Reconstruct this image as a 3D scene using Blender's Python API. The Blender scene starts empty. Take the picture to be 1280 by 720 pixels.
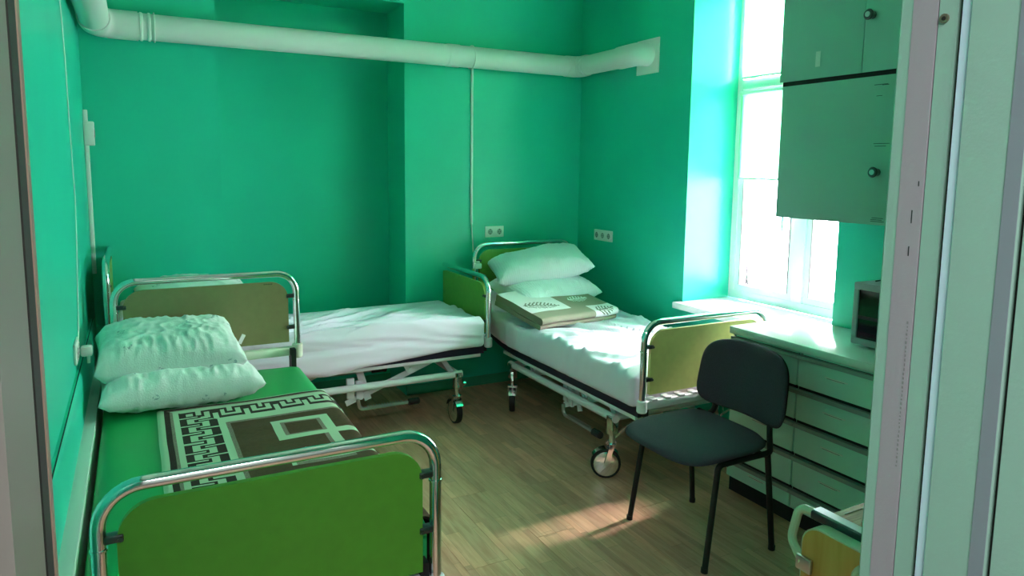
import bpy, bmesh, math, random
from mathutils import Vector, Matrix, noise

random.seed(7)
SC = bpy.context.scene
COL = SC.collection
PI = math.pi

# ------------------------------------------------------------------ camera
pitch = math.atan(106 / 880.0)
yaw = math.radians(28.2)
roll = 0.0117
fw = Vector((math.sin(yaw) * math.cos(pitch), math.cos(yaw) * math.cos(pitch), -math.sin(pitch)))
rt = Vector((math.cos(yaw), -math.sin(yaw), 0))
up = rt.cross(fw)
r2 = math.cos(roll) * rt + math.sin(roll) * up
u2 = -math.sin(roll) * rt + math.cos(roll) * up
cd = bpy.data.cameras.new('camera')
cam = bpy.data.objects.new('camera', cd)
COL.objects.link(cam)
M = Matrix((r2, u2, -fw)).transposed().to_4x4()
M.translation = Vector((0, 0, 1.6))
cam.matrix_world = M
cd.sensor_fit = 'HORIZONTAL'
cd.sensor_width = 36.0
cd.lens = 880 / 1280 * 36.0
cd.shift_y = -43 / 1280.0
cd.clip_start = 0.02
SC.camera = cam

# ------------------------------------------------------------------ world, lights, exposure
SKY = 15.0
W = bpy.data.worlds.new('overcast_sky')
SC.world = W
W.use_nodes = True
bg = W.node_tree.nodes['Background']
bg.inputs[0].default_value = (1.0, 0.915, 1.03, 1)
bg.inputs[1].default_value = SKY


def area(name, loc, rot, sx, sy, power, color, portal=False):
    l = bpy.data.lights.new(name, 'AREA')
    l.shape = 'RECTANGLE'
    l.size = sx
    l.size_y = sy
    l.energy = power
    l.color = color
    if portal:
        l.cycles.is_portal = True
    o = bpy.data.objects.new(name, l)
    o.location = loc
    o.rotation_euler = rot
    COL.objects.link(o)
    return o


area('window_portal', (3.62, 2.835, 1.75), (0, PI / 2, 0), 2.1, 1.2, 1, (1, 1, 1), portal=True)

sl_ = bpy.data.lights.new('hazy_sun', 'SUN')
sl_.energy = 36
sl_.angle = math.radians(24)
sl_.color = (1.0, .90, .92)
SUN = bpy.data.objects.new('hazy_sun', sl_)
COL.objects.link(SUN)
el = math.radians(48)
SUN.rotation_euler = Vector((math.cos(el), -.03, math.sin(el))).to_track_quat('Z', 'Y').to_euler()

SC.view_settings.view_transform = 'Standard'
SC.view_settings.look = 'None'
SC.view_settings.exposure = 1.62
SC.view_settings.gamma = 1.0
SC.view_settings.use_curve_mapping = False
SC.cycles.max_bounces = 14
SC.cycles.diffuse_bounces = 8
SC.cycles.transparent_max_bounces = 12
SC.cycles.sample_clamp_indirect = 12


# ------------------------------------------------------------------ materials
def lin(h):
    """sRGB hex -> linear rgba"""
    h = h.lstrip('#')
    c = [int(h[i:i + 2], 16) / 255 for i in (0, 2, 4)]
    return tuple(x / 12.92 if x <= .04045 else ((x + .055) / 1.055) ** 2.4 for x in c) + (1,)


def mat(name, color, rough=.5, metal=0.0, bump=0.0, bscale=60, var=0.0, vscale=6, stretch=None, spec=.5):
    m = bpy.data.materials.new(name)
    m.use_nodes = True
    nt = m.node_tree
    b = nt.nodes['Principled BSDF']
    c = lin(color) if isinstance(color, str) else tuple(color) + (1,)
    b.inputs['Base Color'].default_value = c
    b.inputs['Roughness'].default_value = rough
    b.inputs['Metallic'].default_value = metal
    b.inputs['Specular IOR Level'].default_value = spec
    if bump or var:
        tc = nt.nodes.new('ShaderNodeTexCoord')
        mp = nt.nodes.new('ShaderNodeMapping')
        nt.links.new(tc.outputs['Object'], mp.inputs[0])
        if stretch:
            mp.inputs['Scale'].default_value = stretch
    if bump:
        n = nt.nodes.new('ShaderNodeTexNoise')
        n.inputs['Scale'].default_value = bscale
        n.inputs['Detail'].default_value = 4
        nt.links.new(mp.outputs[0], n.inputs['Vector'])
        bp = nt.nodes.new('ShaderNodeBump')
        bp.inputs['Strength'].default_value = bump
        bp.inputs['Distance'].default_value = .01
        nt.links.new(n.outputs['Fac'], bp.inputs['Height'])
        nt.links.new(bp.outputs[0], b.inputs['Normal'])
    if var:
        n = nt.nodes.new('ShaderNodeTexNoise')
        n.inputs['Scale'].default_value = vscale
        n.inputs['Detail'].default_value = 5
        nt.links.new(mp.outputs[0], n.inputs['Vector'])
        rmp = nt.nodes.new('ShaderNodeValToRGB')
        rmp.color_ramp.elements[0].position = .3
        rmp.color_ramp.elements[1].position = .7
        rmp.color_ramp.elements[0].color = tuple(max(0, x * (1 - var)) for x in c[:3]) + (1,)
        rmp.color_ramp.elements[1].color = tuple(min(1, x * (1 + var)) for x in c[:3]) + (1,)
        nt.links.new(n.outputs['Fac'], rmp.inputs[0])
        nt.links.new(rmp.outputs[0], b.inputs['Base Color'])
    return m


WALL_C = (.016, .53, .375)
m_wall = mat('wall_green_paint', WALL_C, .38, bump=.05, bscale=140, var=.04, vscale=2.5, spec=.5)
m_ceil = mat('ceiling_white_paint', '#d9ddd6', .8)
m_base = mat('baseboard_green', (.03, .30, .17), .5)
m_trim = mat('green_lit_frame_paint', '#9cbcae', .4, bump=.06, bscale=200)  # white paint with the room's green reflection put into the colour
m_trim2 = mat('grey_frame_film', '#ad9fa8', .4, bump=.05, bscale=160)
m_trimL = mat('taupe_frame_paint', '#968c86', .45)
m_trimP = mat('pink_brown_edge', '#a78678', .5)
m_dark = mat('dark_rubber', '#23211c', .7)
m_white = mat('white_plastic', '#e4e4e0', .35)
m_pipe = mat('white_pipe', '#dcdcda', .35)
m_pvc = mat('window_pvc', '#eeeef0', .3)
m_sill = mat('sill_white', '#eeeef2', .3)
m_chrome = mat('chrome', (.80, .82, .82), .10, 1.0)
m_clamp = mat('dark_steel', (.10, .11, .11), .3, .9)
m_steel = mat('brushed_steel', (.55, .56, .56), .3, 1.0)
m_cream = mat('cream_enamel', '#dcdccb', .4)
m_frame = mat('grey_white_enamel', '#e2dee4', .4)
m_rail = mat('dark_blue_rail', '#222238', .45)
m_black = mat('black_plastic', '#0d0d0f', .5)
m_tyre = mat('black_tyre', '#0c0c0c', .6)
m_panel = mat('lime_laminate', (.60, .60, .20), .45, var=.05, vscale=30)
m_panelI = mat('shaded_lime_laminate', (.17, .33, .045), .45, var=.05, vscale=30)  # lime laminate darkened by colour for panel faces in shade
m_panelF = mat('shaded_foot_laminate', (.085, .29, .022), .5, var=.05, vscale=30)  # same laminate, the unlit foot face's shade put into the colour
m_panelH = mat('olive_beige_laminate', (.25, .22, .10), .45, var=.05, vscale=30)
m_vinyl = mat('green_vinyl', (.012, .34, .10), .45, bump=.04, bscale=120)
m_sheet = mat('white_sheet', '#f0e2f6', .85, bump=.10, bscale=400)
m_pillow = mat('white_pillow', '#e6e9e8', .85, bump=.15, bscale=160)
m_pillowS = mat('ribbed_pillow', '#eceaf2', .85)
m_bl_cream = mat('blanket_cream', '#b4c9ac', .95, bump=.4, bscale=500)
m_bl_brown = mat('blanket_brown', '#4d3a1c', .95, bump=.4, bscale=500, var=.15, vscale=60)
m_bl_dark = mat('blanket_dark', '#2a2012', .95, bump=.4, bscale=500)
m_bl_grey = mat('blanket_greybrown', '#84796a', .95, bump=.4, bscale=500, var=.4, vscale=250)
m_b3_white = mat('throw_white', '#e6e2e4', .95, bump=.3, bscale=500)
m_b3_grey = mat('throw_greige', '#8f8a78', .95, bump=.3, bscale=500)
m_b3_dark = mat('throw_dark', '#6a6a60', .95)
m_fabric = mat('black_fabric', '#48404e', .95, bump=.5, bscale=700, var=.2, vscale=300)
m_cab = mat('cabinet_paint', '#92c4b8', .4)
m_cab2 = mat('lifted_cabinet_paint', '#bfe6da', .4)  # cabinet paint lightened by colour to lift the shaded drawer units
m_handle = mat('grey_channel', '#8d9490', .4)
m_plinth = mat('black_plinth', '#15101a', .5)
m_top = mat('worktop_laminate', '#d8dedb', .18)
m_seam = mat('gap_dark', '#141414', .8)
m_label = mat('paper_label', '#e3e6df', .6)
m_mark = mat('dark_marking', '#24352e', .7)
m_micro = mat('microwave_silver', '#a5a2aa', .35, .0)
m_mglass = mat('microwave_glass', '#1d1216', .05)
m_edge = mat('cream_edging', '#cfd0b6', .45)
m_corr = mat('corridor_paint', '#b9bdb6', .7)
m_cfloor = mat('corridor_floor', '#7a7468', .6)


def wood_mat(name, c1, c2, stretch=(1, 1, 1), scale=8, rough=.45, rnd=0.0, strips=False):
    m = bpy.data.materials.new(name)
    m.use_nodes = True
    nt = m.node_tree
    N = nt.nodes.new
    L = nt.links.new
    b = nt.nodes['Principled BSDF']
    b.inputs['Roughness'].default_value = rough
    tc = N('ShaderNodeTexCoord')
    mp = N('ShaderNodeMapping')
    mp.inputs['Scale'].default_value = stretch
    L(tc.outputs['Object'], mp.inputs[0])
    n = N('ShaderNodeTexNoise')
    n.noise_dimensions = '4D'
    n.inputs['Scale'].default_value = scale
    n.inputs['Detail'].default_value = 6
    n.inputs['Distortion'].default_value = .6
    L(mp.outputs[0], n.inputs['Vector'])
    oi = N('ShaderNodeObjectInfo')
    mul = N('ShaderNodeMath')
    mul.operation = 'MULTIPLY'
    mul.inputs[1].default_value = 40
    L(oi.outputs['Random'], mul.inputs[0])
    rmp = N('ShaderNodeValToRGB')
    rmp.color_ramp.elements[0].position = .32
    rmp.color_ramp.elements[1].position = .68
    rmp.color_ramp.elements[0].color = lin(c1)
    rmp.color_ramp.elements[1].color = lin(c2)
    L(n.outputs['Fac'], rmp.inputs[0])
    L(mul.outputs[0], n.inputs['W'])
    last = rmp.outputs[0]
    if strips:
        # printed three-strip pattern: brick texture laid along the board
        mp2 = N('ShaderNodeMapping')
        mp2.inputs['Rotation'].default_value = (0, 0, PI / 2)
        L(tc.outputs['Object'], mp2.inputs[0])
        ad = N('ShaderNodeVectorMath')
        ad.operation = 'ADD'
        cx = N('ShaderNodeCombineXYZ')
        L(mul.outputs[0], cx.inputs[0])
        L(mp2.outputs[0], ad.inputs[0])
        L(cx.outputs[0], ad.inputs[1])
        br = N('ShaderNodeTexBrick')
        br.inputs['Scale'].default_value = 1
        br.inputs['Brick Width'].default_value = .42
        br.inputs['Row Height'].default_value = .0633
        br.inputs['Mortar Size'].default_value = .0007
        br.inputs['Color1'].default_value = (.80, .80, .80, 1)
        br.inputs['Color2'].default_value = (1.1, 1.1, 1.1, 1)
        br.inputs['Mortar'].default_value = (.55, .52, .5, 1)
        br.offset = .37
        L(ad.outputs[0], br.inputs['Vector'])
        mx = N('ShaderNodeMix')
        mx.data_type = 'RGBA'
        mx.blend_type = 'MULTIPLY'
        mx.inputs[0].default_value = 1
        L(last, mx.inputs[6])
        L(br.outputs['Color'], mx.inputs[7])
        last = mx.outputs[2]
    L(last, b.inputs['Base Color'])
    return m


m_floor = wood_mat('laminate_oak', '#cf9478', '#e8b498', (9, 1.0, 1), 5, .38, strips=True)
m_locker = wood_mat('locker_beech', '#d89c4c', '#e6b062', (6, 6, .7), 6, .45)
m_ltop = wood_mat('locker_top_wood', '#a8623e', '#dda27c', (3, 40, 1), 4, .5)


def glass_mat():
    m = bpy.data.materials.new('window_glass')
    m.use_nodes = True
    nt = m.node_tree
    nt.nodes.remove(nt.nodes['Principled BSDF'])
    t = nt.nodes.new('ShaderNodeBsdfTransparent')
    t.inputs[0].default_value = (.95, .97, .96, 1)
    g = nt.nodes.new('ShaderNodeBsdfGlossy')
    g.inputs['Roughness'].default_value = .02
    fr = nt.nodes.new('ShaderNodeFresnel')
    fr.inputs[0].default_value = 1.45
    mx = nt.nodes.new('ShaderNodeMixShader')
    nt.links.new(fr.outputs[0], mx.inputs[0])
    nt.links.new(t.outputs[0], mx.inputs[1])
    nt.links.new(g.outputs[0], mx.inputs[2])
    nt.links.new(mx.outputs[0], nt.nodes['Material Output'].inputs[0])
    return m


def blind_mat():
    # sheer cloth: part of the light passes straight through the weave, the rest is scattered
    m = bpy.data.materials.new('sheer_blind_fabric')
    m.use_nodes = True
    nt = m.node_tree
    nt.nodes.remove(nt.nodes['Principled BSDF'])
    t = nt.nodes.new('ShaderNodeBsdfTranslucent')
    t.inputs[0].default_value = (.34, .86, .55, 1)
    d = nt.nodes.new('ShaderNodeBsdfDiffuse')
    d.inputs[0].default_value = (.6, .85, .75, 1)
    p = nt.nodes.new('ShaderNodeBsdfTransparent')
    p.inputs[0].default_value = (.70, .98, .78, 1)
    mx = nt.nodes.new('ShaderNodeMixShader')
    mx.inputs[0].default_value = .25
    m2 = nt.nodes.new('ShaderNodeMixShader')
    m2.inputs[0].default_value = .34
    nt.links.new(t.outputs[0], mx.inputs[1])
    nt.links.new(d.outputs[0], mx.inputs[2])
    nt.links.new(mx.outputs[0], m2.inputs[1])
    nt.links.new(p.outputs[0], m2.inputs[2])
    nt.links.new(m2.outputs[0], nt.nodes['Material Output'].inputs[0])
    return m


m_glass = glass_mat()
m_blind = blind_mat()


def ribs(m, scale):
    nt = m.node_tree
    b = nt.nodes['Principled BSDF']
    tc = nt.nodes.new('ShaderNodeTexCoord')
    w = nt.nodes.new('ShaderNodeTexWave')
    w.inputs['Scale'].default_value = scale
    w.inputs['Distortion'].default_value = 1.5
    bp = nt.nodes.new('ShaderNodeBump')
    bp.inputs['Strength'].default_value = .35
    bp.inputs['Distance'].default_value = .006
    nt.links.new(tc.outputs['Object'], w.inputs['Vector'])
    nt.links.new(w.outputs['Fac'], bp.inputs['Height'])
    nt.links.new(bp.outputs[0], b.inputs['Normal'])


ribs(m_pillowS, 22)


def sprigs(m):
    # faint printed sprigs, a few centimetres each
    nt = m.node_tree
    N, L = nt.nodes.new, nt.links.new
    b = nt.nodes['Principled BSDF']
    tc = N('ShaderNodeTexCoord')
    vo = N('ShaderNodeTexVoronoi')
    vo.inputs['Scale'].default_value = 8.5
    L(tc.outputs['Object'], vo.inputs['Vector'])
    no = N('ShaderNodeTexNoise')
    no.inputs['Scale'].default_value = 90
    L(tc.outputs['Object'], no.inputs['Vector'])
    lt = N('ShaderNodeMath')
    lt.operation = 'LESS_THAN'
    lt.inputs[1].default_value = .19
    L(vo.outputs['Distance'], lt.inputs[0])
    gt = N('ShaderNodeMath')
    gt.operation = 'GREATER_THAN'
    gt.inputs[1].default_value = .53
    L(no.outputs['Fac'], gt.inputs[0])
    mu = N('ShaderNodeMath')
    mu.operation = 'MULTIPLY'
    L(lt.outputs[0], mu.inputs[0])
    L(gt.outputs[0], mu.inputs[1])
    mx = N('ShaderNodeMix')
    mx.data_type = 'RGBA'
    mx.inputs[6].default_value = b.inputs['Base Color'].default_value[:]
    mx.inputs[7].default_value = lin('#a9b7bd')
    L(mu.outputs[0], mx.inputs[0])
    L(mx.outputs[2], b.inputs['Base Color'])


sprigs(m_pillow)


# ------------------------------------------------------------------ mesh helpers
class MB:
    def __init__(s):
        s.v = []
        s.f = []
        s.mi = []

    def add(s, vs, fs, mi=0):
        o = len(s.v)
        s.v += [tuple(x) for x in vs]
        s.f += [tuple(i + o for i in f) for f in fs]
        s.mi += [mi] * len(fs) if isinstance(mi, int) else mi
        return s

    def box(s, x0, x1, y0, y1, z0, z1, mi=0, bev=0.0):
        if bev <= 0:
            vs = [(x0, y0, z0), (x1, y0, z0), (x1, y1, z0), (x0, y1, z0), (x0, y0, z1), (x1, y0, z1), (x1, y1, z1), (x0, y1, z1)]
            return s.add(vs, [(0, 3, 2, 1), (4, 5, 6, 7), (0, 1, 5, 4), (1, 2, 6, 5), (2, 3, 7, 6), (3, 0, 4, 7)], mi)
        bm = bmesh.new()
        bmesh.ops.create_cube(bm, size=1)
        for v in bm.verts:
            v.co = Vector((x0 + (v.co.x + .5) * (x1 - x0), y0 + (v.co.y + .5) * (y1 - y0), z0 + (v.co.z + .5) * (z1 - z0)))
        bmesh.ops.bevel(bm, geom=bm.edges[:], offset=bev, segments=2, affect='EDGES', profile=.5)
        return s.bm(bm, mi)

    def bm(s, bm, mi=0):
        bm.verts.index_update()
        s.add([v.co[:] for v in bm.verts], [[v.index for v in f.verts] for f in bm.faces], mi)
        bm.free()
        return s

    def tube(s, pts, rad, seg=10, mi=0, cap=True, closed=False):
        pts = [Vector(p) for p in pts]
        n = len(pts)
        rads = rad if isinstance(rad, (list, tuple)) else [rad] * n
        t0 = (pts[1] - pts[0]).normalized()
        a = Vector((0, 0, 1)) if abs(t0.z) < .9 else Vector((1, 0, 0))
        nrm = t0.cross(a).normalized()
        vs, fs = [], []
        pt = t0
        for i, p in enumerate(pts):
            if closed:
                t = (pts[(i + 1) % n] - pts[i - 1]).normalized()
            elif i == 0:
                t = t0
            elif i == n - 1:
                t = (pts[i] - pts[i - 1]).normalized()
            else:
                t = ((pts[i + 1] - pts[i]).normalized() + (pts[i] - pts[i - 1]).normalized()).normalized()
            q = pt.rotation_difference(t)
            nrm = (q @ nrm)
            nrm = (nrm - t * nrm.dot(t)).normalized()
            pt = t
            bn = t.cross(nrm)
            for k in range(seg):
                an = 2 * PI * k / seg
                vs.append(p + (nrm * math.cos(an) + bn * math.sin(an)) * rads[i])
        for i in range(n if closed else n - 1):
            j = (i + 1) % n
            for k in range(seg):
                k2 = (k + 1) % seg
                fs.append((i * seg + k, i * seg + k2, j * seg + k2, j * seg + k))
        if cap and not closed:
            fs.append(tuple(range(seg))[::-1])
            fs.append(tuple((n - 1) * seg + k for k in range(seg)))
        return s.add(vs, fs, mi)

    def cyl(s, p0, p1, r, seg=14, mi=0):
        return s.tube([p0, p1], r, seg, mi)

    def prism(s, poly, axis, a0, a1, mi=0):
        """poly: 2D points; axis: 'x','y','z' the extrusion axis; other two axes in order xyz"""
        def P(u, v, w):
            return {'x': (w, u, v), 'y': (u, w, v), 'z': (u, v, w)}[axis]
        n = len(poly)
        vs = [P(u, v, a0) for u, v in poly] + [P(u, v, a1) for u, v in poly]
        fs = [tuple(range(n))[::-1], tuple(range(n, 2 * n))] + [(i, (i + 1) % n, n + (i + 1) % n, n + i) for i in range(n)]
        return s.add(vs, fs, mi)

    def grid(s, fn, nu, nv, mif=None, mi=0):
        vs = [fn(i / nu, j / nv) for j in range(nv + 1) for i in range(nu + 1)]
        fs, ms = [], []
        for j in range(nv):
            for i in range(nu):
                a = j * (nu + 1) + i
                fs.append((a, a + 1, a + nu + 2, a + nu + 1))
                ms.append(mif((i + .5) / nu, (j + .5) / nv) if mif else mi)
        return s.add(vs, fs, ms)

    def bar(s, p0, p1, w, t, mi=0, side=Vector((1, 0, 0))):
        """flat bar from p0 to p1: width w in plane, thickness t along side"""
        p0, p1 = Vector(p0), Vector(p1)
        d = (p1 - p0).normalized()
        a = side.normalized()
        b = d.cross(a).normalized()
        vs = []
        for p in (p0, p1):
            for u, v in ((-1, -1), (1, -1), (1, 1), (-1, 1)):
                vs.append(p + a * (u * t / 2) + b * (v * w / 2))
        return s.add(vs, [(0, 1, 2, 3)[::-1], (4, 5, 6, 7), (0, 1, 5, 4), (1, 2, 6, 5), (2, 3, 7, 6), (3, 0, 4, 7)], mi)


def arc(pts, r, n=6):
    """fillet a polyline"""
    pts = [Vector(p) for p in pts]
    out = [pts[0]]
    for i in range(1, len(pts) - 1):
        p = pts[i]
        a = (pts[i - 1] - p)
        b = (pts[i + 1] - p)
        la, lb = a.length, b.length
        a.normalize()
        b.normalize()
        ang = a.angle(b)
        if ang > PI - .01:
            out.append(p)
            continue
        rr = r[i - 1] if isinstance(r, (list, tuple)) else r
        d = min(rr / math.tan(ang / 2), la * .49, lb * .49)
        rad = d * math.tan(ang / 2)
        c = p + (a + b).normalized() * (rad / math.sin(ang / 2))
        s0 = p + a * d - c
        s1 = p + b * d - c
        for k in range(n + 1):
            out.append(c + s0.normalized().slerp(s1.normalized(), k / n) * rad)
    out.append(pts[-1])
    return out


def mesh(name, mb, mats, smooth=35):
    me = bpy.data.meshes.new(name)
    me.from_pydata([tuple(v) for v in mb.v], [], mb.f)
    for m in (mats if isinstance(mats, (list, tuple)) else [mats]):
        me.materials.append(m)
    me.polygons.foreach_set('material_index', mb.mi)
    bm = bmesh.new()
    bm.from_mesh(me)
    bmesh.ops.recalc_face_normals(bm, faces=bm.faces)
    bm.to_mesh(me)
    bm.free()
    if smooth:
        me.shade_smooth()
        me.set_sharp_from_angle(angle=math.radians(smooth))
    me.update()
    return me


def obj(name, mb, mats, parent=None, smooth=35, label=None):
    """ONE mesh object. With no parent, its origin goes to the middle of its base."""
    me = mesh(name, mb, mats, smooth)
    o = bpy.data.objects.new(name, me)
    COL.objects.link(o)
    if parent is None:
        xs = [v[0] for v in mb.v]
        ys = [v[1] for v in mb.v]
        c = Vector(((min(xs) + max(xs)) / 2, (min(ys) + max(ys)) / 2, min(v[2] for v in mb.v)))
        me.transform(Matrix.Translation(-c))
        o.location = c
    else:
        o.parent = parent
    if label:
        o['label'] = label
    return o


def tag(o, label, cat, group=None):
    o['label'] = label
    o['category'] = cat
    if group:
        o['group'] = group
    return o


def thing(name, label, cat, loc=(0, 0, 0), rz=0, group=None):
    o = bpy.data.objects.new(name, None)
    o.empty_display_size = .05
    COL.objects.link(o)
    o.location = loc
    o.rotation_euler = (0, 0, rz)
    return tag(o, label, cat, group)


def struct(name, mb, m, parent=None, smooth=35):
    o = obj(name, mb, m, parent, smooth)
    if parent is None:
        o['kind'] = 'structure'
    return o


def child_at(o, root):
    """keep the world coordinates the mesh was written in, under a moved root"""
    o.matrix_parent_inverse = root.matrix_basis.inverted()
    return o


# ------------------------------------------------------------------ the room shell
XL, XR, YB, YF = -.23, 3.05, 4.60, .55          # left wall, right wall, back wall, door wall
ZC = 3.05
YN = 4.96                                        # niche back
NX0, NX1, NZ = .467, 1.632, 2.68

fl = struct('floor', MB().box(XL - .1, XR + .1, YF - .2, YN + .1, -.12, -.009), m_seam)
BW, BL = .19, 1.28
pb = MB().box(-BW / 2 + .0006, BW / 2 - .0006, -BL / 2 + .0006, BL / 2 - .0006, -.0089, 0, bev=.0008)
pme = mesh('plank', pb, m_floor, 0)
nx = int((XR - XL) / BW) + 1
for i in range(nx):
    off = random.uniform(0, BL)
    y = YF - .05 - off
    while y < YN:
        y0, y1 = max(y, YF - .05), min(y + BL, YN)
        x0 = XL + .005 + i * BW
        if y1 - y0 > .12:
            me = pme
            if y1 - y0 < BL - .001 or x0 + BW > XR:
                x1 = min(x0 + BW, XR - .004)
                hw = (x1 - x0) / 2
                hl = (y1 - y0) / 2
                me = mesh('plank', MB().box(-hw + .0006, hw - .0006, -hl + .0006, hl - .0006, -.0089, 0, bev=.0008), m_floor, 0)
                cx_ = (x0 + x1) / 2
            else:
                cx_ = x0 + BW / 2
            o = bpy.data.objects.new('plank', me)
            COL.objects.link(o)
            o.parent = fl
            o.location = Vector((cx_, (y0 + y1) / 2, 0)) - fl.location
        y += BL

struct('ceiling', MB().box(XL - .1, XR + .5, YF - .2, YN + .1, ZC, ZC + .1), m_ceil)
struct('wall_left', MB().box(XL - .12, XL, YF - .15, YN + .1, 0, ZC), m_wall)
# back wall: two proud piers and a lintel round a shallow niche
wb = MB()
T = YN + .1
wb.box(XL, NX0, YB, T, 0, ZC).box(NX1, XR + .5, YB, T, 0, ZC).box(NX0, NX1, YB, T, NZ, ZC).box(NX0, NX1, YN, T, 0, NZ)
struct('wall_back', wb, m_wall, smooth=0)
# right wall with the window opening
WY0, WY1, WZ0, WZ1, WX = 2.29, 3.38, .735, 2.78, 3.45
wr = MB()
wr.box(XR, XR + .5, YF - .15, WY0, 0, ZC).box(XR, XR + .5, WY1, YB, 0, ZC)
wr.box(XR, XR + .5, WY0, WY1, 0, WZ0).box(XR, XR + .5, WY0, WY1, WZ1, ZC)
struct('wall_right', wr, m_wall, smooth=0)
# door wall: camera stands in its opening
DX0, DX1 = -.06, .83
wf = MB()
wf.box(XL, DX0 - .05, YF - .15, YF - .001, 0, ZC).box(DX1 + .06, XR, YF - .15, YF - .001, 0, ZC).box(DX0 - .05, DX1 + .06, YF - .15, YF - .001, 2.15, ZC)
struct('wall_front', wf, m_wall, smooth=0)
struct('baseboard_back', MB().box(NX1 + .001, XR - .001, YB - .014, YB, .001, .07).box(NX0 + .001, NX1 - .001, YN - .014, YN, .001, .07).box(XL + .015, NX0 - .001, YB - .014, YB, .001, .07), m_base)
struct('baseboard_right', MB().box(XR - .014, XR, WY1 - .8, YB - .015, .001, .07), m_base)
struct('baseboard_left', MB().box(XL, XL + .014, YF + .02, YB - .015, .001, .07), m_base)

# long bumper board fixed along the left wall beside the beds
bd = thing('wall_guard_board', 'long green painted guard board fixed along left wall beside the beds', 'wall guard', (XL, 2.8, .2))
for nm, mb, m in (('board', MB().prism([(XL, .80), (XL + .012, .80), (XL + .02, .78), (XL + .02, .36), (XL, .36)], 'y', .75, 4.2), m_wall),
                  ('lower_panel', MB().box(XL, XL + .058, .75, 4.2, .22, .615, bev=.004), mat('guard_grey_green', '#b5cfc4', .5)),
                  ('seam', MB().box(XL + .0085, XL + .0122, .75, 4.2, .799, .8006), m_mark)):
    child_at(obj(nm, mb, m, bd), bd)

# corridor outside the door
struct('wall_corridor', MB().box(-1.6, 3.2, -1.75, -1.65, 0, 2.7).box(-1.7, -1.6, -1.75, .40, 0, 2.7).box(3.2, 3.3, -1.75, .40, 0, 2.7)
       .box(-1.6, XL - .12, .399, .45, 0, 2.7).box(XR, 3.2, .39, .45, 0, 2.7), m_corr, smooth=0)
struct('ceiling_corridor', MB().box(-1.7, 3.3, -1.75, .40, 2.7, 2.8), m_ceil)
struct('floor_corridor', MB().box(-1.7, 3.3, -1.75, .35, -.12, -.002), m_cfloor)
CORR = area('corridor_fill', (.0, -.75, 2.66), (0, 0, 0), 1.2, .3, 19, (.93, .97, 1.0))  # unseen fill lamp, added to brighten door frame and camera-facing surfaces

# ------------------------------------------------------------------ door frame
# profile polygons (x, y) extruded in z
zt = 2.15
e = .83
tr = struct('trim_2', MB().prism([(.90, .56), (e + .004, .56), (e, .556), (e, .5225), (e + .004, .520), (e + .004, .512), (e, .510), (e, .4885), (e + .006, .4875), (e + .006, .4835),
                                  (e, .4825), (e - .002, .482), (e - .002, .4705), (e - .006, .470), (e - .006, .404), (e + .006, .4035), (e + .006, .399), (e - .004, .3985),
                                  (e - .004, .30), (.95, .30), (.95, .395), (.90, .395)], 'z', 0, zt), m_trim, smooth=20)
obj('film_strip', MB().box(e - .0006, e + .003, .5115, .5415, 0.01, zt - .01), m_trim2, tr, smooth=0).location = -tr.location
obj('seal', MB().box(e + .0045, e + .0059, .4836, .4874, .01, zt - .01), m_dark, tr, smooth=0).location = -tr.location
obj('seal', MB().box(e + .002, e + .0061, .3992, .4034, .01, zt - .01), m_dark, tr, smooth=0).location = -tr.location
sc_ = MB()
sc_.tube([(e - .002, .503, 1.777), (e + .004, .503, 1.777)], .0055, 12)
obj('screw_plug', sc_, mat('brass_plug', '#8d7f6c', .4, .6), tr).location = -tr.location
obj('screw_hole', MB().cyl((e - .0026, .503, 1.777), (e, .503, 1.777), .0025, 10), m_dark, tr).location = -tr.location
obj('bevel_strip', MB().box(e - .003, e - .0019, .4712, .4818, .01, zt - .01), mat('cool_lit_strip', '#d3e4f4', .3), tr, smooth=0).location = -tr.location  # plastic strip, cool corridor light on it put into the colour
obj('grey_strip', MB().box(e - .0068, e - .0058, .4045, .4200, .01, zt - .01), mat('grey_strip', '#8b9099', .45), tr, smooth=0).location = -tr.location
# faint row of tiny printed characters down the film
pr = MB()
z = 1.42
while z > 1.235:
    h = random.choice((.002, .003, .0035))
    pr.box(e - .0009, e - .0004, .5165, .5165 + random.choice((.0015, .0022)), z - h, z)
    z -= h + .0025
obj('film_print', pr, mat('film_ink', '#8d8588', .6), tr, smooth=0).location = -tr.location
sm = MB()
for y, z0, h in ((.517, 1.585, .006), (.5225, 1.54, .016), (.523, 1.50, .012)):
    sm.box(e - .0009, e - .0004, y, y + .0012, z0, z0 + h)
obj('scuff', sm, m_mark, tr, smooth=0).location = -tr.location

tl = struct('trim_1', MB().prism([(-.11, .556), (-.063, .556), (-.060, .552), (-.060, .538), (-.068, .536), (-.068, .506), (-.060, .504), (-.060, .40), (-.066, .395), (-.066, .30), (-.11, .30)], 'z', 0, zt), m_trimL, smooth=20)
obj('seal', MB().box(-.0679, -.0592, .5065, .5365, .01, zt - .01), m_dark, tl, smooth=0).location = -tl.location
obj('edge_strip', MB().box(-.0599, -.0585, .5385, .5515, .01, zt - .01), m_trimP, tl, smooth=0).location = -tl.location
struct('trim_3', MB().box(-.11, .95, .32, .555, zt, zt + .06), m_trim)

# ------------------------------------------------------------------ window
win = bpy.data.objects.new('window_1', None)
COL.objects.link(win)
win.location = (WX, (WY0 + WY1) / 2, WZ0)
win['kind'] = 'structure'
MY = 2.835


def wpart(name, mb, m, smooth=35):
    return child_at(obj(name, mb, m, win, smooth), win)


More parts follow.
